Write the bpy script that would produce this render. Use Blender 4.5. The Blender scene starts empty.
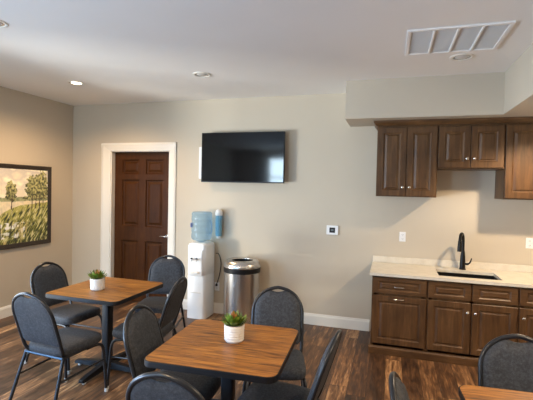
import bpy, bmesh, math, random
from mathutils import Vector, Matrix, noise
random.seed(7)
PI = math.pi
C = bpy.context.scene.collection
sc = bpy.context.scene

# ------------------------------------------------------------------ materials
def srgb(r, g, b):
    f = lambda c: (c/255/12.92) if c/255 <= .04045 else ((c/255+.055)/1.055)**2.4
    return (f(r), f(g), f(b), 1)

class NT:
    def __init__(s, name):
        s.m = bpy.data.materials.new(name); s.m.use_nodes = True
        s.t = s.m.node_tree; s.t.nodes.clear()
        s.out = s.t.nodes.new('ShaderNodeOutputMaterial')
        s.b = s.t.nodes.new('ShaderNodeBsdfPrincipled')
        s.t.links.new(s.b.outputs[0], s.out.inputs[0])
    def n(s, typ, **kw):
        x = s.t.nodes.new(typ)
        for k, v in kw.items(): setattr(x, k, v)
        return x
    def l(s, a, b): s.t.links.new(a, b)
    def set(s, **kw):
        for k, v in kw.items(): s.b.inputs[k.replace('_', ' ')].default_value = v
    def coord(s, scale=(1, 1, 1), loc=(0, 0, 0), rot=(0, 0, 0), kind='Object'):
        tc = s.n('ShaderNodeTexCoord'); mp = s.n('ShaderNodeMapping')
        mp.inputs['Scale'].default_value = scale; mp.inputs['Location'].default_value = loc
        mp.inputs['Rotation'].default_value = rot
        s.l(tc.outputs[kind], mp.inputs[0]); return mp.outputs[0]
    def noise(s, vec, scale, detail=4, rough=.55, dist=0):
        x = s.n('ShaderNodeTexNoise'); x.inputs['Scale'].default_value = scale
        x.inputs['Detail'].default_value = detail; x.inputs['Roughness'].default_value = rough
        x.inputs['Distortion'].default_value = dist
        s.l(vec, x.inputs['Vector']); return x.outputs['Fac']
    def ramp(s, fac, stops):
        x = s.n('ShaderNodeValToRGB'); e = x.color_ramp.elements
        while len(e) < len(stops): e.new(.5)
        for i, (p, c) in enumerate(stops): e[i].position = p; e[i].color = c if len(c) == 4 else (*c, 1)
        s.l(fac, x.inputs[0]); return x.outputs[0]
    def mix(s, fac, a, b, mode='MIX'):
        x = s.n('ShaderNodeMix', data_type='RGBA', blend_type=mode)
        for sock, v in ((x.inputs[0], fac), (x.inputs[6], a), (x.inputs[7], b)):
            if hasattr(v, 'node'): s.l(v, sock)
            else: sock.default_value = v
        return x.outputs[2]
    def math(s, op, a, b=0):
        x = s.n('ShaderNodeMath', operation=op)
        for i, v in enumerate((a, b)):
            if hasattr(v, 'node'): s.l(v, x.inputs[i])
            else: x.inputs[i].default_value = v
        return x.outputs[0]
    def bump(s, h, strength, dist=.002):
        x = s.n('ShaderNodeBump'); x.inputs['Strength'].default_value = strength
        x.inputs['Distance'].default_value = dist
        s.l(h, x.inputs['Height']); s.l(x.outputs[0], s.b.inputs['Normal'])

def plain(name, col, rough=.5, metal=0, var=.06, scale=8, **kw):
    t = NT(name); n = t.noise(t.coord(), scale, 3)
    a = tuple(c*(1-var) for c in col[:3])+(1,); b = tuple(min(1, c*(1+var)) for c in col[:3])+(1,)
    t.l(t.ramp(n, [(.3, a), (.7, b)]), t.b.inputs['Base Color'])
    t.set(Roughness=rough, Metallic=metal, **kw); return t.m

def paint(name, col, rough=.75, bump=.12):
    t = NT(name); v = t.coord()
    n = t.noise(v, 1.3, 2)
    a = tuple(c*.985 for c in col[:3])+(1,); b = tuple(c*1.015 for c in col[:3])+(1,)
    t.l(t.ramp(n, [(.3, a), (.7, b)]), t.b.inputs['Base Color'])
    t.set(Roughness=rough); t.bump(t.noise(v, 260, 3), bump, .001); return t.m

M = {}
M['wall'] = paint('wall_paint', (.54, .473, .375, 1))
M['ceil'] = paint('ceiling_paint', (.86, .84, .81, 1), .85)
M['trim'] = plain('white_trim_paint', (.78, .75, .68, 1), .4, 0, .02, 3)
M['white'] = plain('white_plastic', (.80, .81, .82, 1), .35, 0, .02, 3)
M['black'] = plain('black_plastic', (.008, .008, .009, 1), .4, 0, .1)
M['black'].node_tree.nodes['Principled BSDF'].inputs['Specular IOR Level'].default_value = .3
M['blackmetal'] = plain('black_powder_coat', (.008, .009, .012, 1), .45, 0, .1, 30)
M['blackmetal'].node_tree.nodes['Principled BSDF'].inputs['Specular IOR Level'].default_value = .3
M['frame_metal'] = plain('dark_chair_tube', (.035, .038, .045, 1), .32, .6, .08, 30)
M['chrome'] = plain('brushed_nickel', (.62, .60, .57, 1), .25, 1, .05, 20)
M['glide'] = plain('pale_foot_glide', (.6, .6, .58, 1), .5, 0, .04)
M['soil'] = plain('dark_soil', (.03, .022, .015, 1), .95, 0, .4, 120)
M['sink'] = plain('dark_sink_composite', (.006, .0055, .005, 1), .5, 0, .1, 60)
M['sink'].node_tree.nodes['Principled BSDF'].inputs['Specular IOR Level'].default_value = .2
M['orb'] = plain('oil_rubbed_faucet', (.012, .010, .009, 1), .3, .6, .1, 20)
M['red'] = plain('red_tap', (.5, .03, .02, 1), .4)
M['blue'] = plain('blue_tap', (.02, .08, .5, 1), .4)
M['paper'] = plain('white_paper_cup', (.8, .8, .78, 1), .8)
M['pictureframe'] = plain('dark_picture_frame', (.028, .02, .014, 1), .45, 0, .2, 30)
M['ceramic'] = plain('white_ceramic', (.74, .73, .70, 1), .6, 0, .05, 40)

def steel():
    t = NT('brushed_stainless'); n = t.noise(t.coord((90, 90, 1.2)), 6, 3)
    t.l(t.ramp(n, [(.3, (.50, .48, .46, 1)), (.7, (.62, .60, .58, 1))]), t.b.inputs['Base Color'])
    t.l(t.math('MULTIPLY_ADD', n, .12), t.b.inputs['Roughness'])
    t.b.inputs['Roughness'].default_value = .25
    for lk in list(t.t.links):
        if lk.to_socket == t.b.inputs['Roughness']: t.t.links.remove(lk)
    t.set(Metallic=1, Roughness=.27, Anisotropic=.5); return t.m
M['steel'] = steel()

def fabric():
    t = NT('charcoal_woven_vinyl'); v = t.coord()
    a = t.noise(t.coord((1, 1, 6)), 90, 3); b = t.noise(t.coord((6, 6, 1)), 90, 3); c = t.noise(v, 60, 4, .7)
    w = t.math('ADD', t.math('MULTIPLY', a, .5), t.math('MULTIPLY', b, .5))
    w = t.math('ADD', t.math('MULTIPLY', w, .5), t.math('MULTIPLY', c, .5))
    t.l(t.ramp(w, [(.34, (.024, .027, .032, 1)), (.5, (.047, .052, .062, 1)), (.66, (.088, .096, .112, 1))]), t.b.inputs['Base Color'])
    t.set(Roughness=.62); t.b.inputs['Specular IOR Level'].default_value = .15
    t.bump(w, .35, .002); return t.m
M['fabric'] = fabric()

def cabinet_wood(name, c0, c1, c2, rough=.42, axis='z', sc_=1):
    t = NT(name)
    s = {'z': (9, 9, .9), 'x': (.9, 9, 9)}[axis]
    v = t.coord(tuple(q*sc_ for q in s))
    grain = t.noise(v, 3.2, 6, .62, .6); blot = t.noise(t.coord((1, 1, .6)), 5.5, 3)
    w = t.math('ADD', t.math('MULTIPLY', grain, .6), t.math('MULTIPLY', blot, .4))
    t.l(t.ramp(w, [(.30, c0), (.50, c1), (.70, c2)]), t.b.inputs['Base Color'])
    t.set(Roughness=rough); t.b.inputs['Specular IOR Level'].default_value = .42; t.bump(grain, .08, .001); return t.m
M['cab'] = cabinet_wood('stained_maple', (.042, .018, .006), (.092, .043, .015), (.165, .083, .032))
M['cabh'] = cabinet_wood('stained_maple_rail', (.042, .018, .006), (.092, .043, .015), (.165, .083, .032), axis='x')
M['door'] = door_m = cabinet_wood('dark_door_wood', (.032, .010, .001), (.054, .0165, .002), (.085, .028, .004), .45)

door_m.node_tree.nodes['Principled BSDF'].inputs['Specular IOR Level'].default_value = .15
def laminate():
    t = NT('oak_laminate'); v = t.coord((1.1, 15, 15))
    g = t.noise(v, 3.0, 6, .6, 1.2); f = t.noise(t.coord((2.5, 90, 90)), 3.0, 4, .6); l = t.noise(t.coord((1.3, 4, 1)), 1.8, 2, .5, .8)
    w = t.math('ADD', t.math('MULTIPLY', g, .55), t.math('ADD', t.math('MULTIPLY', f, .33), t.math('MULTIPLY', l, .12)))
    t.l(t.ramp(w, [(.40, (.060, .018, .003, 1)), (.45, (.17, .062, .009, 1)), (.53, (.315, .125, .019, 1)), (.60, (.43, .185, .032, 1))]), t.b.inputs['Base Color'])
    t.set(Roughness=.42); t.b.inputs['Specular IOR Level'].default_value = .4; return t.m
M['oak'] = laminate()

def counter():
    t = NT('speckled_quartz'); v = t.coord()
    a = t.noise(v, 160, 3, .7); b = t.noise(v, 14, 3)
    w = t.math('ADD', t.math('MULTIPLY', a, .6), t.math('MULTIPLY', b, .4))
    t.l(t.ramp(w, [(.35, (.62, .56, .46, 1)), (.5, (.70, .645, .545, 1)), (.66, (.76, .71, .61, 1))]), t.b.inputs['Base Color'])
    t.set(Roughness=.25); return t.m
M['counter'] = counter()

def floor_mat():
    t = NT('rustic_plank_floor')
    tc = t.n('ShaderNodeTexCoord'); sp = t.n('ShaderNodeSeparateXYZ'); t.l(tc.outputs['Object'], sp.inputs[0])
    x, y = sp.outputs[0], sp.outputs[1]
    W, L = .155, 1.22
    ix = t.math('FLOOR', t.math('DIVIDE', x, W))
    wn = t.n('ShaderNodeTexWhiteNoise', noise_dimensions='1D'); t.l(ix, wn.inputs['W'])
    yo = t.math('ADD', y, t.math('MULTIPLY', wn.outputs['Value'], 3.1))
    iy = t.math('FLOOR', t.math('DIVIDE', yo, L))
    cb = t.n('ShaderNodeCombineXYZ'); t.l(ix, cb.inputs[0]); t.l(iy, cb.inputs[1])
    wn2 = t.n('ShaderNodeTexWhiteNoise', noise_dimensions='3D'); t.l(cb.outputs[0], wn2.inputs['Vector'])
    rnd = wn2.outputs['Value']
    c2 = t.n('ShaderNodeCombineXYZ')
    t.l(t.math('MULTIPLY', x, 13), c2.inputs[0]); t.l(t.math('MULTIPLY', yo, 1.7), c2.inputs[1]); t.l(t.math('MULTIPLY', rnd, 37), c2.inputs[2])
    g = t.noise(c2.outputs[0], 1.5, 6, .62, 1.4)
    c3 = t.n('ShaderNodeCombineXYZ')
    t.l(t.math('MULTIPLY', x, 42), c3.inputs[0]); t.l(t.math('MULTIPLY', yo, 2.2), c3.inputs[1]); t.l(t.math('MULTIPLY', rnd, 11), c3.inputs[2])
    f = t.noise(c3.outputs[0], 1.6, 4, .6, .4)
    w = t.math('ADD', t.math('MULTIPLY', g, .56), t.math('ADD', t.math('MULTIPLY', f, .24), t.math('MULTIPLY', rnd, .20)))
    col = t.ramp(w, [(.35, srgb(44, 29, 20)), (.46, srgb(78, 54, 37)), (.53, srgb(104, 73, 48)), (.59, srgb(142, 104, 70)), (.66, srgb(188, 148, 106))])
    fx = t.math('FRACT', t.math('DIVIDE', x, W)); fy = t.math('FRACT', t.math('DIVIDE', yo, L))
    ex = t.math('LESS_THAN', t.math('MINIMUM', fx, t.math('SUBTRACT', 1, fx)), .012)
    ey = t.math('LESS_THAN', t.math('MINIMUM', fy, t.math('SUBTRACT', 1, fy)), .0016)
    seam = t.math('MAXIMUM', ex, ey)
    t.l(t.mix(seam, col, (.022, .013, .009, 1)), t.b.inputs['Base Color'])
    t.l(t.ramp(w, [(.3, (.38,)*3), (.7, (.52,)*3)]), t.b.inputs['Roughness'])
    t.bump(w, .12, .002); return t.m
M['floor'] = floor_mat()

def leaf_mat(name, stops):
    t = NT(name); n = t.noise(t.coord(), 35, 3)
    t.l(t.ramp(n, stops), t.b.inputs['Base Color']); t.set(Roughness=.45); return t.m
M['leaf'] = leaf_mat('succulent_green', [(.3, (.05, .10, .010, 1)), (.6, (.13, .22, .02, 1)), (.75, (.26, .32, .045, 1))])
M['leafred'] = leaf_mat('succulent_red_tip', [(.3, (.30, .11, .03, 1)), (.7, (.46, .22, .06, 1))])

def screen():
    t = NT('glossy_black_screen'); n = t.noise(t.coord(), 3, 2)
    t.l(t.ramp(n, [(.3, (.004, .004, .005, 1)), (.7, (.006, .006, .007, 1))]), t.b.inputs['Base Color'])
    t.set(Roughness=.075); t.b.inputs['Specular IOR Level'].default_value = .34; return t.m
M['screen'] = screen()

def clearish(name, tint, alpha):
    t = NT(name)
    tr = t.n('ShaderNodeBsdfTransparent'); tr.inputs[0].default_value = tint
    gl = t.n('ShaderNodeBsdfGlossy'); gl.inputs['Roughness'].default_value = .05
    lw = t.n('ShaderNodeLayerWeight'); lw.inputs[0].default_value = .25
    mx = t.n('ShaderNodeMixShader'); t.l(t.math('MULTIPLY', lw.outputs['Facing'], .45), mx.inputs[0])
    t.l(tr.outputs[0], mx.inputs[1]); t.l(gl.outputs[0], mx.inputs[2])
    df = t.n('ShaderNodeBsdfTranslucent'); df.inputs[0].default_value = tint
    d2 = t.n('ShaderNodeBsdfDiffuse'); d2.inputs[0].default_value = tint
    ad = t.n('ShaderNodeMixShader'); ad.inputs[0].default_value = .5; t.l(df.outputs[0], ad.inputs[1]); t.l(d2.outputs[0], ad.inputs[2])
    m2 = t.n('ShaderNodeMixShader'); m2.inputs[0].default_value = alpha
    t.l(mx.outputs[0], m2.inputs[1]); t.l(ad.outputs[0], m2.inputs[2]); t.l(m2.outputs[0], t.out.inputs[0])
    return t.m
M['glass'] = clearish('window_glass', (.97, .985, .98, 1), 0)
M['bottle'] = clearish('blue_water_bottle', (.66, .81, .92, 1), .2)
M['tube'] = clearish('blue_cup_tube', (.62, .83, .92, 1), .3)

def emit(name, col, s):
    t = NT(name); e = t.n('ShaderNodeEmission'); e.inputs[0].default_value = col; e.inputs[1].default_value = s
    t.l(e.outputs[0], t.out.inputs[0]); return t.m
M['lit'] = emit('glowing_lens', (1, .86, .66, 1), 9)
M['lens'] = plain('frosted_lens', (.62, .61, .58, 1), .3, 0, .03)
M['reflector'] = plain('downlight_reflector', (.5, .49, .47, 1), .25, .8, .03)

def canvas_mat():
    t = NT('painted_canvas'); a = t.n('ShaderNodeVertexColor', layer_name='paint')
    n = t.noise(t.coord((1, 1, 1)), 90, 3)
    t.l(t.mix(.05, a.outputs[0], t.ramp(n, [(.35, (.1, .1, .07, 1)), (.65, (.8, .78, .7, 1))])), t.b.inputs['Base Color'])
    t.set(Roughness=.6); return t.m
M['canvas'] = canvas_mat()

# ------------------------------------------------------------------ mesh helpers
class MB:
    def __init__(s): s.b = bmesh.new()
    def box(s, x0, x1, y0, y1, z0, z1, bev=0, seg=2, mtx=None):
        b2 = bmesh.new(); bmesh.ops.create_cube(b2, size=1)
        bmesh.ops.scale(b2, vec=(x1-x0, y1-y0, z1-z0), verts=b2.verts)
        bmesh.ops.translate(b2, vec=((x0+x1)/2, (y0+y1)/2, (z0+z1)/2), verts=b2.verts)
        if bev > 0: bmesh.ops.bevel(b2, geom=b2.edges[:], offset=bev, segments=seg, affect='EDGES', profile=.5)
        if mtx: bmesh.ops.transform(b2, matrix=mtx, verts=b2.verts)
        s.merge(b2); return s
    def merge(s, b2):
        me = bpy.data.meshes.new('tmp'); b2.to_mesh(me); b2.free(); s.b.from_mesh(me); bpy.data.meshes.remove(me)
    def rings(s, rings, close=True, cap0=True, cap1=True):
        vs = [[s.b.verts.new(p) for p in r] for r in rings]
        n = len(vs[0])
        for a, c in zip(vs[:-1], vs[1:]):
            for i in range(n if close else n-1):
                j = (i+1) % n; s.b.faces.new((a[i], a[j], c[j], c[i]))
        if cap0: s.b.faces.new(list(reversed(vs[0])))
        if cap1: s.b.faces.new(vs[-1])
        return s
    def tube(s, pts, r, n=10, sub=6, smooth=True, cap=True, flat=1.0):
        P = [Vector(p) for p in pts]
        if smooth and len(P) > 2:
            Q = []
            E = [2*P[0]-P[1]]+P+[2*P[-1]-P[-2]]
            for i in range(1, len(E)-2):
                p0, p1, p2, p3 = E[i-1:i+3]
                for k in range(sub):
                    t = k/sub
                    Q.append(.5*((2*p1)+(p2-p0)*t+(2*p0-5*p1+4*p2-p3)*t*t+(3*p1-p0-3*p2+p3)*t**3))
            Q.append(P[-1]); P = Q
        rad = r if callable(r) else (lambda t: r)
        ref = Vector((0, 0, 1)) if abs((P[1]-P[0]).normalized().z) < .9 else Vector((0, 1, 0))
        R = []; u = None
        for i, p in enumerate(P):
            d = (P[min(i+1, len(P)-1)]-P[max(i-1, 0)]).normalized()
            if u is None: u = d.cross(ref).normalized()
            else: u = (u-d*u.dot(d)).normalized()
            v = d.cross(u)
            q = rad(i/(len(P)-1))
            R.append([p+q*(math.cos(2*PI*k/n)*u+flat*math.sin(2*PI*k/n)*v) for k in range(n)])
        return s.rings(R, True, cap, cap)
    def lathe(s, prof, cx=0, cy=0, n=32, cap0=True, cap1=True):
        return s.rings([[(cx+r*math.cos(2*PI*k/n), cy+r*math.sin(2*PI*k/n), z) for k in range(n)] for r, z in prof], True, cap0, cap1)
    def prism(s, pts, y0, y1):          # outline in x,z extruded along y
        return s.rings([[(x, y0, z) for x, z in pts], [(x, y1, z) for x, z in pts]])
    def build(s, name, mat, parent=None, smooth=False, ang=40):
        bmesh.ops.recalc_face_normals(s.b, faces=s.b.faces[:])
        me = bpy.data.meshes.new(name); s.b.to_mesh(me); s.b.free()
        o = bpy.data.objects.new(name, me); C.objects.link(o)
        me.materials.append(M[mat] if isinstance(mat, str) else mat)
        if smooth:
            me.polygons.foreach_set('use_smooth', [True]*len(me.polygons))
            me.set_sharp_from_angle(angle=math.radians(ang))
        if parent: o.parent = parent
        return o

def tag(o, label, cat, group=None):
    o['label'] = label; o['category'] = cat
    if group: o['group'] = group
    return o
def thing(name, label, cat, loc=(0, 0, 0), rz=0, group=None):
    o = bpy.data.objects.new(name, None); C.objects.link(o)
    o.location = loc; o.rotation_euler = (0, 0, rz); o.empty_display_size = .1
    return tag(o, label, cat, group)
def struct(o): o['kind'] = 'structure'; return o
def kids(o): return [c for c in bpy.data.objects if c.parent == o]
def dup(root, loc, rz, label, group=None):
    r = root.copy(); C.objects.link(r); r.location = loc; r.rotation_euler = (0, 0, rz); r['label'] = label
    if group: r['group'] = group
    for ch in kids(root):
        c = ch.copy(); C.objects.link(c); c.parent = r
        for g in kids(ch):
            d = g.copy(); C.objects.link(d); d.parent = c
    return r

# ------------------------------------------------------------------ room shell
H, D = 1.7037, 5.087
XL, XR, YB, ZC = -4.649, 2.30, -2.0, 2.904
ZS, XS, YS = 2.490, 1.041, 4.527          # soffit underside, its inner corner, its front

struct(MB().box(XL-.2, XR+.2, YB-.2, D+.2, -.12, 0).build('floor', 'floor'))
struct(MB().box(XL-.2, XR+.2, YB-.2, D+.2, ZC, ZC+.12).build('ceiling', 'ceil'))
so = MB().box(-.497, XS, YS, D, ZS, ZC); so.box(XS, XR, YB, D, ZS, ZC)
struct(so.build('ceiling_soffit', 'wall'))

DX0, DX1, DZ = -3.964, -2.977, 2.215      # door opening
w = MB(); w.box(XL-.2, DX0, D, D+.15, 0, ZC); w.box(DX1, XR+.2, D, D+.15, 0, ZC); w.box(DX0, DX1, D, D+.15, DZ, ZC)
struct(w.build('wall_back', 'wall'))
struct(MB().box(DX0-.1, DX1+.1, D+.15, D+.17, 0, DZ+.1).build('wall_hall', 'wall'))
# left wall with the daylight window
WY0, WY1, WZ0, WZ1 = 1.20, 3.14, .10, 2.38
VY0, VY1, VZ0, VZ1 = -1.30, .98, .25, 1.40
w = MB(); w.box(XL-.15, XL, YB-.2, VY0, 0, ZC); w.box(XL-.15, XL, VY1, WY0, 0, ZC); w.box(XL-.15, XL, WY1, D+.2, 0, ZC)
w.box(XL-.15, XL, WY0, WY1, 0, WZ0); w.box(XL-.15, XL, WY0, WY1, WZ1, ZC)
w.box(XL-.15, XL, VY0, VY1, 0, VZ0); w.box(XL-.15, XL, VY0, VY1, VZ1, ZC)
struct(w.build('wall_left', 'wall'))
# rear wall with a second window
RX0, RX1, RZ0, RZ1 = -3.62, -2.85, 1.45, 2.68
w = MB(); w.box(XL-.2, RX0, YB-.15, YB, 0, ZC); w.box(RX1, XR+.2, YB-.15, YB, 0, ZC)
w.box(RX0, RX1, YB-.15, YB, 0, RZ0); w.box(RX0, RX1, YB-.15, YB, RZ1, ZC)
struct(w.build('wall_front', 'wall'))
struct(MB().box(XR, XR+.15, YB-.2, D+.2, 0, ZC).build('wall_right', 'wall'))

def base_profile(b, x0, x1, y, d, h=.14):     # along x, face towards -y
    b.rings([[(x, y, 0), (x, y-d, 0), (x, y-d, h-.03), (x, y-d*.6, h-.012), (x, y-d*.45, h), (x, y, h)] for x in (x0, x1)])
b = MB(); base_profile(b, XL+.016, DX0-.155, D, .016); base_profile(b, DX1+.10, -.20, D, .016)
struct(b.build('baseboard_back', 'trim'))
b = MB()
b.rings([[(XL, y, 0), (XL+.016, y, 0), (XL+.016, y, .11), (XL+.010, y, .128), (XL+.007, y, .14), (XL, y, .14)] for y in (YB, D)])
struct(b.build('baseboard_left', 'trim'))

# windows
def window(name, fn):
    f = MB(); fn(f, 'frame'); o = struct(f.build(name, 'trim'))
    s = MB(); fn(s, 'sill'); s.build('window_sill', 'trim', o)
    p = MB(); fn(p, 'pane'); p.build('glass_pane', 'glass', o)
def left_window(Y0, Y1, Z0, Z1):
    def fn(b, k):
        if k == 'frame':
            for y0, y1 in ((Y0, Y0+.05), (Y1-.05, Y1), ((Y0+Y1)/2-.025, (Y0+Y1)/2+.025)):
                b.box(XL-.12, XL-.04, y0, y1, Z0, Z1)
            b.box(XL-.12, XL-.04, Y0, Y1, Z0, Z0+.05); b.box(XL-.12, XL-.04, Y0, Y1, Z1-.05, Z1)
        elif k == 'sill': b.box(XL-.04, XL+.02, Y0, Y1, Z0-.0, Z0+.012, .004)
        else: b.box(XL-.085, XL-.079, Y0+.05, Y1-.05, Z0+.05, Z1-.05)
    return fn
def wr(b, k):
    if k == 'frame':
        for x0, x1 in ((RX0, RX0+.05), (RX1-.05, RX1)): b.box(x0, x1, YB-.12, YB-.04, RZ0, RZ1)
        for z0, z1 in ((RZ0, RZ0+.05), (RZ1-.05, RZ1), ((RZ0+RZ1)/2-.02, (RZ0+RZ1)/2+.02)): b.box(RX0, RX1, YB-.12, YB-.04, z0, z1)
    elif k == 'sill': b.box(RX0-.04, RX1+.04, YB-.04, YB+.05, RZ0-.02, RZ0+.005, .004)
    else: b.box(RX0+.05, RX1-.05, YB-.085, YB-.079, RZ0+.05, RZ1-.05)
window('window_1', left_window(WY0, WY1, WZ0, WZ1)); window('window_2', wr); window('window_3', left_window(VY0, VY1, VZ0, VZ1))

# door: slab, casing, lever
yd = D+.075
dw = DX1-DX0
b = MB()
x0, x1 = DX0+.022, DX1-.022
cols = [(x0+.125, (x0+x1)/2-.055), ((x0+x1)/2+.055, x1-.125)]
rows = [(.215, .905), (1.115, 1.80), (1.885, 2.095)]
zt = DZ-.012
b.box(x0, x0+.125, yd, yd+.045, .008, zt); b.box(x1-.125, x1, yd, yd+.045, .008, zt)
b.box(cols[0][1], cols[1][0], yd, yd+.045, .008, zt)
zz = [.008]+[v for r in rows for v in r]+[zt]
for k in range(0, len(zz), 2):
    for c0, c1 in cols: b.box(c0, c1, yd, yd+.045, zz[k], zz[k+1])
for c0, c1 in cols:
    for r0, r1 in rows:
        def rg(i, y): return [(c0+i, y, r0+i), (c1-i, y, r0+i), (c1-i, y, r1-i), (c0+i, y, r1-i)]
        b.rings([rg(0, yd), rg(.012, yd+.020), rg(.030, yd+.022), rg(.062, yd+.008)], True, False, True)
door = struct(b.build('door_1', 'door'))
b = MB()
cx0, cx1, cz = -4.118, -2.877, 2.331
def casing_v(b, xo, xi):
    b.rings([[(xo, D, z), (xo, D-.014, z), (xo+(xi-xo)*.25, D-.024, z), (xo+(xi-xo)*.5, D-.019, z), (xo+(xi-xo)*.85, D-.013, z), (xi, D-.010, z), (xi, D, z)] for z in (0, DZ+.02 if False else cz)])
casing_v(b, cx0, DX0+.0); casing_v(b, cx1, DX1-.0)
b.rings([[(x, D, cz), (x, D-.0145, cz), (x, D-.0245, cz-.03), (x, D-.0195, cz-.06), (x, D-.0135, DZ+.02), (x, D-.0105, DZ), (x, D, DZ)] for x in (cx0, cx1)])
b.box(DX0, DX0+.018, D, D+.148, 0, DZ); b.box(DX1-.018, DX1, D, D+.148, 0, DZ); b.box(DX0, DX1, D, D+.148, DZ-.018+.008, DZ)
b.build('door_casing', 'trim', door)
b = MB(); kx = -3.035
R90 = Matrix.Rotation(PI/2, 4, 'X')
b2 = MB(); b2.lathe([(.032, 0), (.032, .006), (.026, .012), (.012, .014), (.012, .045), (.009, .05)], n=24)
bmesh.ops.transform(b2.b, matrix=Matrix.Translation((kx, yd, .995)) @ R90, verts=b2.b.verts); b.merge(b2.b)
b.tube([(kx, yd-.045, .995), (kx-.03, yd-.05, .995), (kx-.075, yd-.046, .997), (kx-.115, yd-.04, .992)], lambda t: .010-.003*t, 12)
b.build('door_handle', 'chrome', door, True)

# ------------------------------------------------------------------ ceiling fittings
def downlight(x, y, z, label, lit=False):
    t = thing('recessed_downlight', label, 'ceiling light', (x, y, z), 0, 'recessed ceiling downlights')
    MB().lathe([(.098, 0), (.097, -.005), (.088, -.009), (.078, -.007), (.075, -.002), (.098, 0)], n=36, cap0=False, cap1=False).build('trim_ring', 'trim', t, True)
    MB().lathe([(.076, -.0025), (.066, -.0035), (.056, -.001)], n=36, cap0=False, cap1=False).build('reflector', 'reflector', t, True)
    MB().lathe([(.0575, -.0012), (.045, -.0065), (.02, -.009), (.004, -.0095)], n=30, cap0=False).build('lens', 'lit' if lit else 'lens', t, True)
    return t
downlight(-3.574, 3.957, ZC, 'glowing recessed downlight, the only one lit, in the corner ceiling near the painting', True)
downlight(-1.948, 3.953, ZC, 'unlit recessed downlight in the ceiling in front of the wall mounted television')
downlight(.567, 3.949, ZC, 'unlit recessed downlight in the ceiling beside the white vent grille')
downlight(-2.875, 2.335, ZC, 'unlit recessed downlight cut off by the left edge of the photo')
downlight(1.45, 3.97, ZS, 'lit recessed downlight in the lowered ceiling over the kitchen counter', True)

v = thing('ceiling_vent', 'large white return air vent grille in four sections on the ceiling', 'vent', (.44, 3.49, ZC), math.radians(0))
vx, vy = .355, .285
b = MB()
for a in ((-vx, vx, -vy, -vy+.03), (-vx, vx, vy-.03, vy), (-vx, -vx+.03, -vy+.03, vy-.03), (vx-.03, vx, -vy+.03, vy-.03)):
    b.box(a[0], a[1], a[2], a[3], -.014, 0, .003, 1)
b.build('frame', 'ceil', v)
pw = (2*vx-.06)/4
for k in range(4):
    xa = -vx+.03+k*pw; b = MB()
    n = 26
    for i in range(n):
        yy = -vy+.03+(i+.5)*(2*vy-.06)/n
        b.box(xa+.006, xa+pw-.006, -.0075, .0075, -.0012, .0012, 0, 1, Matrix.Translation((0, yy, -.007)) @ Matrix.Rotation(math.radians(14), 4, 'X'))
    b.box(xa+.004, xa+pw-.004, -vy+.03, vy-.03, -.0022, -.0005)
    b.build('louver_panel', 'ceil', v)
for k in range(1, 4):
    xa = -vx+.03+k*pw
    MB().box(xa-.008, xa+.008, -vy+.03, vy-.03, -.016, -.0005, .002, 1).build('divider', 'ceil', v)

# ------------------------------------------------------------------ television
TY = D-.115
tv = thing('television', 'black flat screen television mounted on the back wall', 'television', (-1.862, TY, 2.108))
b = MB(); b.box(-.572, .572, 0, .03, -.327, .327, .004, 2); b.box(-.36, .36, .03, .058, -.26, .2, .012, 2); b.build('housing', 'black', tv)
MB().box(-.562, .562, -.0025, .001, -.312, .319).build('screen', 'screen', tv)
b = MB()
for a in ((-.572, .572, -.327, -.313), (-.572, .572, .320, .327), (-.572, -.563, -.313, .320), (.563, .572, -.313, .320)): b.box(a[0], a[1], -.005, 0, a[2], a[3], .0015, 1)
b.build('bezel', 'black', tv)
b = MB(); b.box(-.2, .2, .09, .115, -.12, .12, .003, 1); b.box(-.2, -.17, .056, .092, -.2, .2); b.box(.17, .2, .056, .092, -.2, .2); b.build('wall_bracket', 'blackmetal', tv)
t = thing('media_box', 'white wall box partly hidden behind the left side of the television', 'wall box', (-2.37, D+.001, 2.05))
MB().box(-.146, .13, -.035, 0, -.225, .21, .008, 2).build('cover', 'white', t)
MB().box(-.13, .115, -.0375, -.034, -.205, .19, .002, 1).build('door', 'white', t)

# ------------------------------------------------------------------ wall plates
def plate(name, label, cat, x, z, group=None):
    t = thing(name, label, cat, (x, D, z), 0, group)
    MB().box(-.036, .036, -.006, 0, -.058, .058, .003, 2).build('cover_plate', 'white', t)
    for s in (-1, 1):
        f = MB().box(-.017, .017, -.009, -.005, s*.024-.014, s*.024+.014, .004, 2).build('socket', 'white', t)
        k = MB(); k.box(-.008, -.0055, -.0094, -.0085, s*.024-.002, s*.024+.007); k.box(.0055, .008, -.0094, -.0085, s*.024-.002, s*.024+.007); k.box(-.002, .002, -.0094, -.0085, s*.024-.009, s*.024-.005)
        k.build('slots', 'black', f)
    return t
plate('wall_outlet', 'white wall outlet above the left end of the kitchen counter', 'outlet', .152, 1.175, 'white wall outlets')
plate('wall_outlet', 'white wall outlet above the counter right of the faucet', 'outlet', 1.470, 1.176, 'white wall outlets')
plate('wall_outlet', 'white wall outlet low on the wall between water cooler and trash can', 'outlet', -2.224, .365, 'white wall outlets')
t = thing('thermostat', 'square white thermostat with a dark display on the bare back wall', 'thermostat', (-.678, D+.001, 1.213))
MB().box(-.073, .073, -.022, 0, -.058, .058, .006, 3).build('housing', 'white', t)
MB().box(-.036, .034, -.0235, -.021, -.032, .032, .001, 1).build('display', 'black', t)
MB().box(-.018, .016, -.0242, -.0232, -.012, .014).build('readout', plain('grey_readout', (.12, .14, .15, 1), .3), t)

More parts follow.
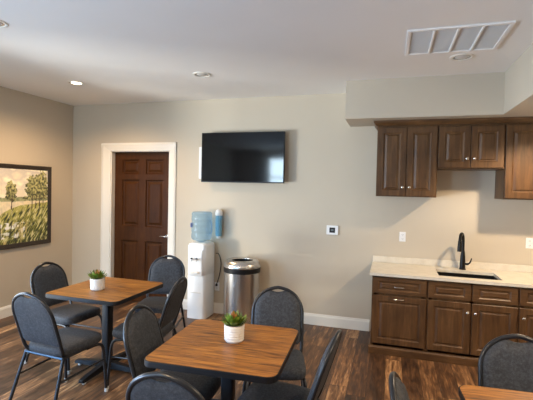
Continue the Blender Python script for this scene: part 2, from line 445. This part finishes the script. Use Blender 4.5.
# ------------------------------------------------------------------ painting
P0, P1, PZ0, PZ1 = 3.32, 4.655, .872, 1.952
pt = thing('framed_painting', 'framed landscape painting of trees and grassy bank on the left wall', 'painting', (XL, (P0+P1)/2, (PZ0+PZ1)/2))
hw, hh, fw = (P1-P0)/2, (PZ1-PZ0)/2, .058
b = MB()
def fr(i, x): return [(x, -hw+i, -hh+i), (x, hw-i, -hh+i), (x, hw-i, hh-i), (x, -hw+i, hh-i)]
b.rings([fr(0, 0), fr(0, .028), fr(.012, .036), fr(.035, .030), fr(fw-.008, .026), fr(fw, .018), fr(fw, 0)], True, False, False)
b.build('frame', 'pictureframe', pt)
def fbm(x, y, o=3):
    s, a = 0, .5
    for k in range(o): s += a*noise.noise(Vector((x, y, k*7.3))); x *= 2.1; y *= 2.1; a *= .5
    return s
def lerp(a, b, t): t = max(0, min(1, t)); return tuple(p+(q-p)*t for p, q in zip(a, b))
def paint_at(y, z):        # y along the wall (world), z height (world)
    n1, n2 = fbm(y*5, z*9), fbm(y*22, z*14)
    st = fbm(y*34-z*24, z*7+y*7, 2)*1.25      # slanted grass strokes
    c = lerp((214, 205, 186), (176, 172, 168), (z-1.50)/.4+n1*1.6)
    c = lerp(c, (236, 226, 200), (n1+.05)*3)
    hz = 1.475+.012*noise.noise(Vector((y*9, 0, 0)))
    if z < hz+.05+.03*fbm(y*8, 1): c = lerp((118, 126, 92), (160, 160, 120), n2*2+.5)
    if z < hz-.0: c = lerp((222, 208, 176), (200, 190, 166), n2*2+.4)
    bank = 1.26+.20*(1-math.exp(-max(0, y-3.80)/.24))+.02*n1
    if z < bank:
        d = (bank-z)/.5
        c = lerp((168, 164, 92), (104, 108, 40), d*1.1+st*1.4)
        c = lerp(c, (40, 48, 18), st*3.2+d*.6-.25)
        if st < -.16 and d > .1: c = lerp(c, (206, 204, 160), .7)
        if n2 > .2: c = lerp(c, (216, 206, 176), .45)
    def crown(cy, cz, ry, rz, k):
        q = ((y-cy)/ry)**2+((z-cz)/rz)**2+fbm(y*24+k, z*24, 3)*1.5
        if q < 1: 
            return lerp((50, 54, 28), (176, 172, 118), .5+fbm(y*34+k, z*30)*2.2+(z-cz)/rz*.35)
    for cy, cz, ry, rz, k in ((4.02, 1.60, .085, .13, 1), (4.34, 1.66, .10, .155, 5), (4.49, 1.70, .11, .18, 9), (4.44, 1.60, .20, .085, 13), (4.40, 1.52, .2, .03, 17)):
        q = crown(cy, cz, ry, rz, k)
        if q: c = q
    for ty, w_ in ((4.03, .008), (4.34, .007), (4.40, .006), (4.46, .008), (4.52, .006)):
        if abs(y-ty-.3*(z-1.45)*.2) < w_ and 1.37 < z < 1.56: c = (66, 54, 38)
    # white flowers and tall reeds along the bottom
    if z < 1.20:
        q = fbm(y*16+3, z*16+9, 3)
        if q > .04 and y < 4.22 and z > 1.0: c = lerp(c, (232, 234, 238), .5+q*2)
        r = noise.noise(Vector((y*44+z*8*math.sin(y*9), z*2.2, 4)))
        if r > .28: c = lerp(c, (196, 178, 120), .75)
        elif r < -.32: c = lerp(c, (48, 46, 28), .7)
    return c
lit_ = lambda c: tuple(min(255, max(0, (v-110)*1.18+124)) for v in c)
nx, nz = 190, 150
me = bpy.data.meshes.new('canvas'); vs = []; fs = []; cols_ = []
ci = fw-.004
for j in range(nz+1):
    for i in range(nx+1):
        yy = -hw+ci+(2*hw-2*ci)*i/nx; zz_ = -hh+ci+(2*hh-2*ci)*j/nz
        vs.append((.016, yy, zz_)); cols_.append(srgb(*lit_(paint_at((P0+P1)/2+yy, (PZ0+PZ1)/2+zz_))))
for j in range(nz):
    for i in range(nx):
        a = j*(nx+1)+i; fs.append((a, a+1, a+nx+2, a+nx+1))
me.from_pydata(vs, [], fs); me.materials.append(M['canvas'])
ca = me.color_attributes.new('paint', 'FLOAT_COLOR', 'POINT')
ca.data.foreach_set('color', [q for c in cols_ for q in c])
o = bpy.data.objects.new('canvas', me); C.objects.link(o); o.parent = pt

# ------------------------------------------------------------------ kitchenette
def raised(b, x0, x1, z0, z1, y, th=.02, st=.062, rails=True):
    """five-piece door front: stiles, rails and a raised panel, face at y (towards -y)"""
    if (z1-z0) < .26: st_z = .040
    else: st_z = st
    o = [(x0, z0), (x1, z0), (x1, z1), (x0, z1)]
    def rg(ix, iz, yy): return [(x0+ix, yy, z0+iz), (x1-ix, yy, z0+iz), (x1-ix, yy, z1-iz), (x0+ix, yy, z1-iz)]
    b.rings([rg(0, 0, y+th), rg(0, 0, y+.003), rg(.003, .003, y), rg(st-.006, st_z-.006, y), rg(st+.004, st_z+.004, y+.009), rg(st+.012, st_z+.012, y+.010), rg(st+.034, st_z+min(.034, .024), y+.002)])
def knob(x, z, y, par):
    k = MB(); k.lathe([(.006, 0), (.0055, .012), (.013, .018), (.015, .024), (.011, .029), (.003, .031)], n=16)
    bmesh.ops.transform(k.b, matrix=Matrix.Translation((x, y, z)) @ R90, verts=k.b.verts)
    k.build('knob', 'chrome', par, True)
def bar_pull(x, z, y, par, w=.1):
    k = MB(); k.tube([(x-w/2, y, z), (x-w/2+.004, y-.02, z), (x-w/4, y-.028, z), (x+w/4, y-.028, z), (x+w/2-.004, y-.02, z), (x+w/2, y, z)], .0055, 10)
    k.build('pull_handle', 'chrome', par, True)

YF = 4.412; ZCT = .826     # cabinet face plane, underside of worktop
def base_cab(x0, x1, label, kind):
    t = thing('base_cabinet', label, 'cabinet', ((x0+x1)/2, YF, 0), 0, 'stained wood base cabinets')
    h = (x1-x0)/2; g = .009
    b = MB(); bk = D-YF-.004
    # carcass as panels, so that the sink bowl has room inside
    b.box(-h+.0005, -h+.02, 0, bk, 0.0, ZCT-.001); b.box(h-.02, h-.0005, 0, bk, 0.0, ZCT-.001)
    b.box(-h+.02, h-.02, bk-.012, bk, 0, ZCT-.001); b.box(-h+.02, h-.02, 0, bk-.012, .09, .11)
    for z0, z1 in ((.065, .125), (.60, .655), (.795, ZCT-.001)): b.box(-h+.02, h-.02, 0, .02, z0, z1)
    b.box(-h+.02, -h+.05, 0, .02, .065, ZCT-.001); b.box(h-.05, h-.02, 0, .02, .065, ZCT-.001)
    if kind == 'sink': b.box(-.025, .025, 0, .02, .065, ZCT-.001)
    b.build('carcass', 'cab', t)
    if kind == 'pullout':
        d = MB(); raised(d, -h+g, h-g, .645, .808, -.021); d = d.build('drawer', 'cabh', t); bar_pull(0, .722, -.021, d)
        d = MB(); raised(d, -h+g, h-g, .115, .622, -.021); d = d.build('door', 'cab', t); bar_pull(0, .598, -.021, d)
    elif kind == 'sink':
        for s in (-1, 1):
            a, c = (-h+g, -.006) if s < 0 else (.006, h-g)
            d = MB(); raised(d, a, c, .645, .808, -.021); d.build('false_drawer', 'cabh', t)
            d = MB(); raised(d, a, c, .115, .622, -.021); d = d.build('door', 'cab', t); knob(s*.036, .53, -.021, d)
    else:
        d = MB(); raised(d, -h+g, h-g, .645, .808, -.021); d = d.build('drawer', 'cabh', t)
        d = MB(); raised(d, -h+g, h-g, .115, .622, -.021); d = d.build('door', 'cab', t); knob(-h+.045, .53, -.021, d)
    return t
base_cab(-.158, .385, 'leftmost brown base cabinet with a drawer above a pull-out front', 'pullout')
base_cab(.385, 1.20, 'wide two-door brown base cabinet under the sink', 'sink')
base_cab(1.20, 1.68, 'brown base cabinet right of the sink, cut off by the photo edge', 'single')
base_cab(1.68, XR-.002, 'brown base cabinet at the far right end by the side wall', 'single')
b = MB()
pr_ = [(0, 0), (-.020, 0), (-.020, .07), (-.012, .085), (0, .088)]
b.rings([[(x, YF+y, z) for y, z in pr_] for x in (-.178, XR-.002)])
b.rings([[(-.158+y, yy, z) for y, z in pr_] for yy in (YF, D-.002)])
struct(b.build('trim_1', 'cabh'))

# worktop with cut-out, backsplash
SX0, SX1, SY0, SY1 = .50, 1.085, 4.495, 4.88
zt0, zt1 = ZCT, .857
wt = thing('worktop', 'cream speckled stone worktop along the back wall', 'countertop', (0, D, zt0))
b = MB(); yf = D-.705
def wbox(x0, x1, y0, y1): b.box(x0, x1, y0-D, y1-D, 0, zt1-zt0)
wbox(-.182, SX0, yf, D-.001); wbox(SX1, XR-.001, yf, D-.001); wbox(SX0, SX1, yf, SY0); wbox(SX0, SX1, SY1, D-.001)
bmesh.ops.remove_doubles(b.b, verts=b.b.verts, dist=1e-5)
b.build('slab', 'counter', wt)
MB().box(-.182, XR-.001, -.024, -.001, zt1-zt0, zt1-zt0+.075, .003, 2).build('backsplash', 'counter', wt)
# sink bowl
b = MB()
def rr(i, z, r=.04, n=6):
    out = []
    for cx, cy, a0 in ((SX1-r, SY1-r, 0), (SX0+r, SY1-r, 90), (SX0+r, SY0+r, 180), (SX1-r, SY0+r, 270)):
        for k in range(n+1):
            a = math.radians(a0+90*k/n); q = r-i if r-i > .005 else .005
            out.append((cx+(q)*math.cos(a), cy+(q)*math.sin(a), z))
    return out
b.rings([rr(-.018, .825), rr(-.002, .8255), rr(-.002, .815), rr(.004, .66), rr(.03, .645)], True, False, True)
b.rings([rr(-.018, .825), rr(-.008, .81), rr(-.004, .65), rr(.03, .638)], True, False, True)
sk = b.build('sink', 'sink', None, True); tag(sk, 'dark undermount sink bowl set into the cream worktop', 'sink')
b = MB(); b.lathe([(.04, .6455), (.038, .648), (.02, .647), (.004, .6465)], (SX0+SX1)/2, (SY0+SY1)/2, 24); b.build('drain', 'chrome', sk, True)
# faucet
fx, fy = .792, 4.968
ft = thing('kitchen_faucet', 'black gooseneck pull-down faucet behind the sink', 'faucet', (fx, fy, zt1), math.radians(-22))
MB().lathe([(.036, 0), (.036, .006), (.032, .012), (.030, .03), (.028, .10), (.025, .15), (.020, .20), (.0175, .21)], n=24).build('body', 'orb', ft, True)
b = MB(); b.tube([(0, 0, .20), (0, 0, .28), (0, -.004, .335), (0, -.03, .385), (0, -.075, .405), (0, -.12, .39), (0, -.142, .35), (0, -.147, .325)], .016, 14); b.build('neck', 'orb', ft, True)
b = MB(); b.tube([(0, -.146, .33), (0, -.149, .29), (0, -.152, .255), (0, -.154, .215)], lambda t: .019+.006*t, 16, smooth=False); b.build('spray_head', 'orb', ft, True)
b = MB(); b.tube([(.02, 0, .065), (.05, 0, .066), (.062, 0, .072)], .012, 12); b.tube([(.058, 0, .07), (.075, -.004, .085), (.088, -.008, .12), (.092, -.01, .135)], lambda t: .009-.003*t, 12); b.build('lever_handle', 'orb', ft, True)

# wall cabinets
YU = 4.722
def wall_cab(x0, x1, z0, z1, doors, label):
    t = thing('wall_cabinet', label, 'cabinet', ((x0+x1)/2, YU, z0), 0, 'stained wood wall cabinets')
    h = (x1-x0)/2; hz = z1-z0; g = .008
    MB().box(-h+.0005, h-.0005, 0, D-YU-.002, 0, hz, .0015, 1).build('carcass', 'cab', t)
    for k in range(doors):
        a = -h+g+k*(2*h-2*g)/doors+(.003 if k else 0); c = -h+g+(k+1)*(2*h-2*g)/doors-(.003 if k < doors-1 else 0)
        d = MB(); raised(d, a, c, .012, hz-.02, -.021, st=.066); d = d.build('door', 'cab', t)
        kx_ = c-.032 if k == 0 and doors > 1 else a+.032
        if doors > 1: knob(kx_, .105, -.021, d)
        else: knob(c-.032, .105, -.021, d)
    return t
wall_cab(-.158, .472, 1.653, 2.432, 2, 'tall two-door wall cabinet at the left end, nearest the bare wall')
wall_cab(.472, 1.110, 1.965, 2.432, 2, 'short two-door wall cabinet above the faucet')
wall_cab(1.110, 1.70, 1.653, 2.432, 1, 'tall wall cabinet right of the short one, cut off by the photo edge')
wall_cab(1.70, XR-.002, 1.653, 2.432, 1, 'tall wall cabinet at the far right end by the side wall')
b = MB()
cp = [(0, 2.4325), (-.012, 2.4325), (-.020, 2.445), (-.040, 2.468), (-.044, 2.4895), (0, 2.4895)]
b.rings([[(-.158+y, YU+y, z) for y, z in cp], [(XR-.002, YU+y, z) for y, z in cp]])
b.rings([[(-.158+y, YU+y, z) for y, z in cp], [(-.158+y, D-.002, z) for y, z in cp]])
struct(b.build('trim_2', 'cabh'))

# ------------------------------------------------------------------ water cooler, bottle, cups
wx, wy = -2.385, 4.922
wc = thing('water_cooler', 'white floor standing water cooler against the back wall by the door', 'water cooler', (wx, wy, 0))
hw_, hd = .133, .150
def pl(w, d0, d1, z, r=.035, n=6, bow=.03):
    out = []
    for cx, cy, a0 in ((w-r, d1-r, 0), (-w+r, d1-r, 90), (-w+r, -d0+r, 180), (w-r, -d0+r, 270)):
        for k in range(n+1):
            a = math.radians(a0+90*k/n); x = cx+r*math.cos(a); y = cy+r*math.sin(a)
            if y < 0: y -= bow*(1-(x/w)**2)
            out.append((x, y, z))
    return out
b = MB(); b.rings([pl(hw_, hd, hd, 0), pl(hw_, hd, hd, .55), pl(hw_-.004, hd-.004, hd, .56), pl(hw_-.004, hd-.004, hd, .575), pl(hw_, hd, hd, .585), pl(hw_, hd, hd, .942), pl(hw_-.01, hd-.01, hd-.01, .97), pl(hw_-.035, hd-.035, hd-.035, .985)])
b.build('body', 'white', wc, True)
b = MB(); b.rings([[(x, -hd-.03*(1-(x/hw_)**2)-dy, z) for x, dy, z in q] for q in
    ([(-.10, .001, .56), (.10, .001, .56), (.10, .001, .90), (-.10, .001, .90)], [(-.10, .014, .56), (.10, .014, .56), (.10, .014, .90), (-.10, .014, .90)], [(-.088, .018, .575), (.088, .018, .575), (.088, .018, .885), (-.088, .018, .885)])])
b.build('dispenser_panel', 'white', wc)
for x, m in ((-.035, 'black'), (.035, 'black')):
    b = MB(); b.tube([(x, -.185, .775), (x, -.225, .775), (x, -.235, .755)], .009, 10); tp = b.build('tap', 'white', wc, True)
    MB().box(x-.011, x+.011, -.232, -.202, .785, .800, .004, 2).build('tap_lever', m, tp)
MB().box(-.06, .06, -.235, -.185, .60, .618, .005, 2).build('drip_tray', 'white', wc)
MB().box(-.075, .075, -.1812, -.170, .34, .346).build('door_seam', 'lens', wc)
bt = thing('water_bottle', 'clear blue five gallon water bottle upside down on the cooler', 'water bottle', (wx+.0, wy-.01, .985))
b = MB(); pf = [(.03, .001), (.05, .008), (.115, .03), (.133, .05)]
for k in range(4):
    z = .065+k*.075; pf += [(.136, z), (.136, z+.045), (.130, z+.055), (.130, z+.063)]
pf += [(.136, .365), (.134, .385), (.118, .40), (.10, .396), (.02, .392)]
b.lathe(pf, 0, 0, 40); b.build('shell', 'bottle', bt, True)
MB().box(-.142, -.134, -.05, .02, .19, .25, .004, 1).build('blue_label', 'blue', bt)
b = MB(); b.tube([(.125, -.03, .12), (.155, -.035, .14), (.160, -.036, .21), (.155, -.035, .27), (.125, -.03, .29)], .011, 10); b.build('handle', 'bottle', bt, True)
cd = thing('cup_dispenser', 'pale blue tube cup dispenser with domed white top beside the bottle', 'cup dispenser', (-2.192, D-.056, 1.06))
b = MB(); b.lathe([(.036, .0), (.044, .02), (.046, .28), (.044, .282), (.042, .02), (.034, .002)], n=28, cap0=False, cap1=False); b.build('tube', 'tube', cd, True)
MB().lathe([(.048, .278), (.050, .29), (.050, .315), (.040, .345), (.02, .36), (.003, .364)], n=28).build('cap', 'paper', cd, True)
MB().box(-.02, .02, .040, .062, .05, .25, .004, 1).build('wall_bracket', 'white', cd)
b = MB()
for k in range(12): b.lathe([(.026, -.03+k*.015), (.036, .055+k*.015), (.0375, .058+k*.015)], n=20)
b.build('paper_cups', 'paper', cd, True)
b = MB(); b.tube([(wx+.143, D-.02, .82), (-2.20, D-.02, .81), (-2.165, D-.02, .70), (-2.175, D-.018, .58), (-2.20, D-.02, .47), (-2.222, D-.025, .40)], .006, 8)
b.box(-2.236, -2.212, D-.034, D-.0095, .374, .404, .004, 1)
tag(b.build('power_cord', 'black', None, True), 'black power cord running from the water cooler down to the low outlet', 'cord')

# ------------------------------------------------------------------ trash can
tc_ = thing('trash_can', 'tall round stainless steel trash can with open top by the back wall', 'trash can', (-1.775, 4.835, 0))
MB().lathe([(.222, 0), (.226, .004), (.226, .70), (.20, .70)], n=56).build('body', 'steel', tc_, True)
MB().lathe([(.229, .0), (.231, .004), (.231, .03), (.2275, .033)], n=56, cap0=False, cap1=False).build('base_ring', 'black', tc_, True)
b = MB(); b.lathe([(.2265, .655), (.234, .66), (.234, .715), (.228, .722)], n=56, cap0=False, cap1=False); b.build('black_band', 'black', tc_, True)
MB().lathe([(.232, .718), (.2335, .724), (.222, .765), (.200, .80), (.185, .808), (.150, .806), (.135, .800), (.132, .79), (.132, .72)], n=56, cap0=False, cap1=False).build('lid', 'steel', tc_, True)
MB().lathe([(.131, .795), (.128, .70), (.12, .5)], n=40, cap0=False).build('liner', 'black', tc_, True)

# ------------------------------------------------------------------ tables
def rsq(h, r, z, n=7):
    out = []
    for cx, cy, a0 in ((h-r, h-r, 0), (-h+r, h-r, 90), (-h+r, -h+r, 180), (h-r, -h+r, 270)):
        for k in range(n+1):
            a = math.radians(a0+90*k/n); out.append((cx+r*math.cos(a), cy+r*math.sin(a), z))
    return out
def make_table(label, loc, rz, hs):
    t = thing('dining_table', label, 'table', loc, rz, 'square oak-top dining tables')
    h = hs
    MB().rings([rsq(h-.003, .058, .727), rsq(h-.003, .058, .7605), rsq(h-.0045, .057, .7615)]).build('tabletop', 'oak', t)
    b = MB(); b.rings([rsq(h-.0032, .058, .7255), rsq(h+.001, .060, .7275), rsq(h+.0015, .060, .744), rsq(h+.001, .060, .7595), rsq(h-.003, .058, .7612)], True, False, False)
    b.build('edge_band', 'blackmetal', t, True)
    MB().rings([rsq(.038, .012, .07, 3), rsq(.038, .012, .712, 3)]).build('column', 'blackmetal', t, True)
    b = MB()
    for a in (0, PI/2): b.box(-.27, .27, -.02, .02, .707, .727, .004, 1, Matrix.Rotation(a+PI/4, 4, 'Z'))
    b.build('top_bracket', 'blackmetal', t)
    for k in range(4):
        mt = Matrix.Rotation(k*PI/2+.02, 4, 'Z'); b = MB()
        b.rings([[(x, -w_, z0), (x, w_, z0), (x, w_*.8, z1), (x, -w_*.8, z1)] for x, w_, z0, z1 in ((.0+.001*k, .030, .022, .085), (.08, .029, .022, .078), (.27, .027, .022, .058), (.335, .026, .022, .048), (.345, .022, .024, .042))])
        bmesh.ops.transform(b.b, matrix=mt, verts=b.b.verts)
        f = b.build('foot', 'blackmetal', t)
        g = MB(); g.lathe([(.016, 0), (.018, .004), (.016, .014), (.008, .016), (.008, .024)], .30, 0, 14)
        bmesh.ops.transform(g.b, matrix=mt, verts=g.b.verts); g.build('glide', 'glide', f, True)
    return t
T1, T2, T3 = (-.915, 2.290), (-2.472, 3.154), (.742, 1.842)
t1 = make_table('square oak-top table in the middle foreground holding a small potted succulent', (*T1, 0), math.radians(3), .376)
dup(t1, (*T2, 0), math.radians(-.5), 'square oak-top table near the painting and the brown door')
dup(t1, (*T3, 0), math.radians(4), 'oak-top table cut off at the bottom right corner before the cabinets')

# ------------------------------------------------------------------ chairs
def arch(x):
    q = min(1, abs(x)/.193); return .919-.088*q**1.7-.097*(1-max(0, 1-q**6)**.5)
def yrec(z): return -.190-(z-.47)*.315
def make_chair(label, loc, rz):
    t = thing('dining_chair', label, 'chair', loc, rz, 'charcoal upholstered dining chairs')
    # backrest pad
    nx_, nt = 32, 12
    b = MB(); F, Bk = [], []
    for i in range(nx_+1):
        s = math.sin((i/nx_*2-1)*PI/2); x = s*.184
        top = arch(x)-.004
        if abs(x) < .072: top -= .030*(.5+.5*math.cos(PI*x/.072))**.6
        bot = .515+.03*max(0, (abs(s)-.85)/.15)**2
        cf, cb = [], []
        for j in range(nt+1):
            tt = j/nt; z = bot+(top-bot)*tt; y0 = yrec(z)
            e = (1-abs(s)**8)*(1-abs(2*tt-1)**12)
            cf.append(b.b.verts.new((x, y0+.006+.026*e, z))); cb.append(b.b.verts.new((x, y0-.005-.008*e, z)))
        F.append(cf); Bk.append(cb)
    for i in range(nx_):
        for j in range(nt):
            b.b.faces.new((F[i][j], F[i+1][j], F[i+1][j+1], F[i][j+1])); b.b.faces.new((Bk[i][j], Bk[i][j+1], Bk[i+1][j+1], Bk[i+1][j]))
        b.b.faces.new((F[i][0], Bk[i][0], Bk[i+1][0], F[i+1][0])); b.b.faces.new((F[i][nt], F[i+1][nt], Bk[i+1][nt], Bk[i][nt]))
    for i in (0, nx_):
        for j in range(nt): b.b.faces.new((F[i][j], F[i][j+1], Bk[i][j+1], Bk[i][j]))
    b.build('backrest', 'fabric', t, True, 55)
    # tube around the back
    side = [(.150, -.125, .432), (.172, -.168, .440), (.188, -.188, .468), (.192, yrec(.53), .53), (.193, yrec(.63), .63), (.193, yrec(.731), .731)]
    top = []
    for k in range(1, 22):
        a = PI*k/22; x = .193*(abs(math.cos(a))**.55)*(1 if math.cos(a) > 0 else -1); top.append((x, yrec(arch(x)), arch(x)))
    path = side+top+[(-x, y, z) for x, y, z in reversed(side)]
    b = MB(); b.tube(path, .0135, 10, 3); b.build('back_frame', 'frame_metal', t, True, 60)
    # seat
    def so_(wf, wr_, d0, d1, z, e=5.0, n=44):
        out = []
        for k in range(n):
            a = 2*PI*k/n; c, s = math.cos(a), math.sin(a)
            u = abs(c)**(2/e)*(1 if c > 0 else -1); v = abs(s)**(2/e)*(1 if s > 0 else -1)
            y = (d1+d0)/2+(d1-d0)/2*v; f = (y-d0)/(d1-d0)
            out.append((u*(wr_+(wf-wr_)*f), y, z))
        return out
    b = MB(); R_ = []
    for i, z in ((.02, .428), (.004, .432), (0, .445), (0, .470), (.006, .484), (.02, .492), (.06, .498), (.12, .500)):
        R_.append(so_(.216-i, .200-i, -.198+i, .232-i, z))
    b.rings(R_); b.build('seat', 'fabric', t, True, 50)
    b = MB()
    for s in (-1, 1): b.tube([(s*.175, -.175, .417), (s*.185, .16, .417)], .0115, 8)
    b.tube([(-.185, .15, .417), (.185, .15, .417)], .0105, 8); b.tube([(-.19, -.185, .422), (.19, -.185, .422)], .0125, 8)
    b.build('seat_frame', 'frame_metal', t, True)
    for s in (-1, 1):
        b = MB(); b.tube([(s*.188, .05, .416), (s*.193, .13, .416), (s*.200, .178, .405), (s*.206, .200, .365), (s*.212, .212, .25), (s*.220, .228, .006)], .0125, 10)
        f = b.build('leg', 'frame_metal', t, True)
        MB().lathe([(.0145, 0), (.0155, .004), (.0145, .028), (.012, .03)], s*.220, .228, 12).build('foot_cap', 'glide', f, True)
        b = MB(); b.tube([(s*.188, -.178, .430), (s*.196, -.21, .33), (s*.222, -.315, .006)], .0125, 10)
        f = b.build('leg', 'frame_metal', t, True)
        MB().lathe([(.0145, 0), (.0155, .004), (.0145, .028), (.012, .03)], s*.222, -.315, 12).build('foot_cap', 'glide', f, True)
        b = MB(); b.tube([(s*.201, -.233, .262), (s*.210, .210, .272)], .009, 8, smooth=False); b.build('stretcher', 'frame_metal', t, True)
    return t
R = math.radians
ch = make_chair('charcoal chair at far left front, its bluish back turned to the camera', (-2.444, 2.60, 0), R(-4))
for x, y, rz, lab in (
    (-2.941, 3.20, -94.8, 'charcoal chair on the painting side of the table near the door'),
    (-2.311, 3.776, -165, 'charcoal chair facing the camera between the brown door and the table'),
    (-2.025, 3.09, 97, 'charcoal chair seen from behind in front of the white water cooler'),
    (-1.227, 2.287, -86, 'charcoal chair at the left side of the middle table, facing right'),
    (-.898, 1.815, 1.2, 'charcoal chair at the bottom edge, its lit back nearest the camera'),
    (-.757, 2.812, 194.3, 'charcoal chair behind the middle table in front of the trash can'),
    (-.582, 2.268, 86, 'charcoal chair seen edge-on at the right side of the middle table'),
    (.360, 1.774, -92, 'charcoal chair seen edge-on at bottom, left of the corner table'),
    (.696, 2.221, 179, 'charcoal chair in front of the base cabinets behind the corner table')):
    dup(ch, (x, y, 0), R(rz), lab)

# ------------------------------------------------------------------ succulents
def leaf(b, base, az, el, L, w):
    d = Vector((math.cos(az)*math.cos(el), math.sin(az)*math.cos(el), math.sin(el)))
    s = Vector((-math.sin(az), math.cos(az), 0)); u = s.cross(d)*-1
    if u.z < 0: u = -u
    R_ = []
    for t_, k in ((0, .35), (.3, .8), (.6, 1), (.82, .72), (.95, .25), (1, .04)):
        p = Vector(base)+d*L*t_+u*(L*.22*t_*t_)
        R_.append([p+s*w*k, p+u*w*.12*k, p-s*w*k, p-u*w*.38*k])
    b.rings(R_)
def make_pot(label, loc):
    t = thing('potted_succulent', label, 'potted plant', loc, random.random()*6, 'potted succulents on the tables')
    pf = [(.052, 0), (.055, .003)]
    for k in range(6):
        z = .008+k*.0155; pf += [(.058+.0006*k, z), (.0605+.0006*k, z+.004), (.0605+.0006*k, z+.010), (.058+.0006*k, z+.0135)]
    pf += [(.0632, .102), (.063, .105), (.058, .105), (.056, .094)]
    MB().lathe(pf, n=40, cap1=False).build('pot', 'ceramic', t, True, 60)
    MB().lathe([(.0565, .090), (.03, .096), (.005, .098)], n=24).build('soil', 'soil', t, True)
    b = MB(); rd = random.Random(3)
    for ring, (n, el, L, w, r) in enumerate(((13, 20, .080, .0150, .020), (12, 40, .082, .0145, .016), (9, 58, .078, .0125, .010))):
        for k in range(n):
            az = 2*PI*(k+.5*ring)/n+rd.uniform(-.12, .12); leaf(b, (r*math.cos(az), r*math.sin(az), .098), az, R(el+rd.uniform(-7, 7)), L*rd.uniform(.85, 1.12), w)
    b.build('leaves', 'leaf', t, True, 70)
    b = MB()
    for k in range(6):
        az = 2*PI*k/6+.3; leaf(b, (.005*math.cos(az), .005*math.sin(az), .10), az, R(66+rd.uniform(-8, 8)), .084*rd.uniform(.85, 1.1), .0095)
    b.build('center_leaves', 'leafred', t, True, 70)
    return t
p = make_pot('potted succulent in ribbed white pot on the middle table', (-.900, 2.335, .7616))
dup(p, (-2.512, 3.062, .7616), 1.1, 'potted succulent in white pot on the table near the painting')

# ------------------------------------------------------------------ light
def lamp(name, kind, loc, energy, col, **kw):
    l = bpy.data.lights.new(name, kind); l.energy = energy; l.color = col
    for k, v_ in kw.items(): setattr(l, k, v_)
    o = bpy.data.objects.new(name, l); C.objects.link(o); o.location = loc; return o
def aim(o, p): o.rotation_euler = (Vector(p)-o.location).to_track_quat('-Z', 'Y').to_euler()
WARM = (1, .70, .42)
lamp('corner_downlight_glow', 'SPOT', (-3.574, 3.957, ZC-.03), 150, (1, .67, .37), spot_size=R(160), spot_blend=.7, shadow_soft_size=.06)
lamp('kitchen_downlight_glow', 'SPOT', (1.45, 3.97, ZS-.03), 170, (1, .76, .50), spot_size=R(150), spot_blend=.5, shadow_soft_size=.05)
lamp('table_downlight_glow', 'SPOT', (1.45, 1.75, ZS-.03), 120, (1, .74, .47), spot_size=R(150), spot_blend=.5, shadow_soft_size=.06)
# daylight: bright outdoors beyond the left window
o = lamp('daylight', 'AREA', (-11.2, -3.5, -.35), 1650, (1, .97, .91), shape='RECTANGLE', size=1.8, size_y=1.5); aim(o, (-11.2+.55, -3.5+.48, -.35+.68))
o = lamp('sky_daylight', 'AREA', (XL-.30, (WY0+WY1)/2, (WZ0+WZ1)/2+.1), 150, (.80, .90, 1), shape='RECTANGLE', size=2.0, size_y=1.9); o.rotation_euler = (0, -PI/2+.75, 0)
o = lamp('low_sky_daylight', 'AREA', (XL-.30, (VY0+VY1)/2, (VZ0+VZ1)/2), 250, (.18, .48, 1), shape='RECTANGLE', size=1.1, size_y=2.2); o.rotation_euler = (0, -PI/2+.45, 0)
lamp('added_warm_fill', 'SPOT', (-1.2, .3, ZC-.03), 240, (1, .68, .36), spot_size=R(150), spot_blend=.5, shadow_soft_size=.06)  # added warm fill spot, out of view, with no fixture above it
o = lamp('rear_daylight', 'AREA', ((RX0+RX1)/2, YB-.25, (RZ0+RZ1)/2), 170, (.66, .84, 1), shape='RECTANGLE', size=.8, size_y=1.3); o.rotation_euler = (PI/2, 0, 0)
w = bpy.data.worlds.new('World'); sc.world = w; w.use_nodes = True
bg = w.node_tree.nodes['Background']; bg.inputs[0].default_value = (.70, .86, 1, 1); bg.inputs[1].default_value = 1.3

# ------------------------------------------------------------------ camera
cam = bpy.data.cameras.new('camera'); co = bpy.data.objects.new('camera', cam); C.objects.link(co)
yaw, pitch, roll, fpx = .2953, -.0266, .0221, 406.88
cy, sy = math.cos(yaw), math.sin(yaw)
F_ = Vector((-sy*math.cos(pitch), cy*math.cos(pitch), math.sin(pitch)))
r_ = Vector((cy, sy, 0)); u_ = r_.cross(F_)
c_, s_ = math.cos(roll), math.sin(roll)
r2, u2 = c_*r_+s_*u_, -s_*r_+c_*u_
m = Matrix((r2, u2, -F_)).transposed().to_4x4(); m.translation = (0, 0, H)
co.matrix_world = m
cam.sensor_width = 36; cam.lens = 36*fpx/533; cam.clip_start = .02
sc.camera = co
sc.view_settings.view_transform = 'Standard'; sc.view_settings.look = 'None'
sc.view_settings.gamma = 1; sc.view_settings.use_curve_mapping = False
sc.view_settings.exposure = -.11
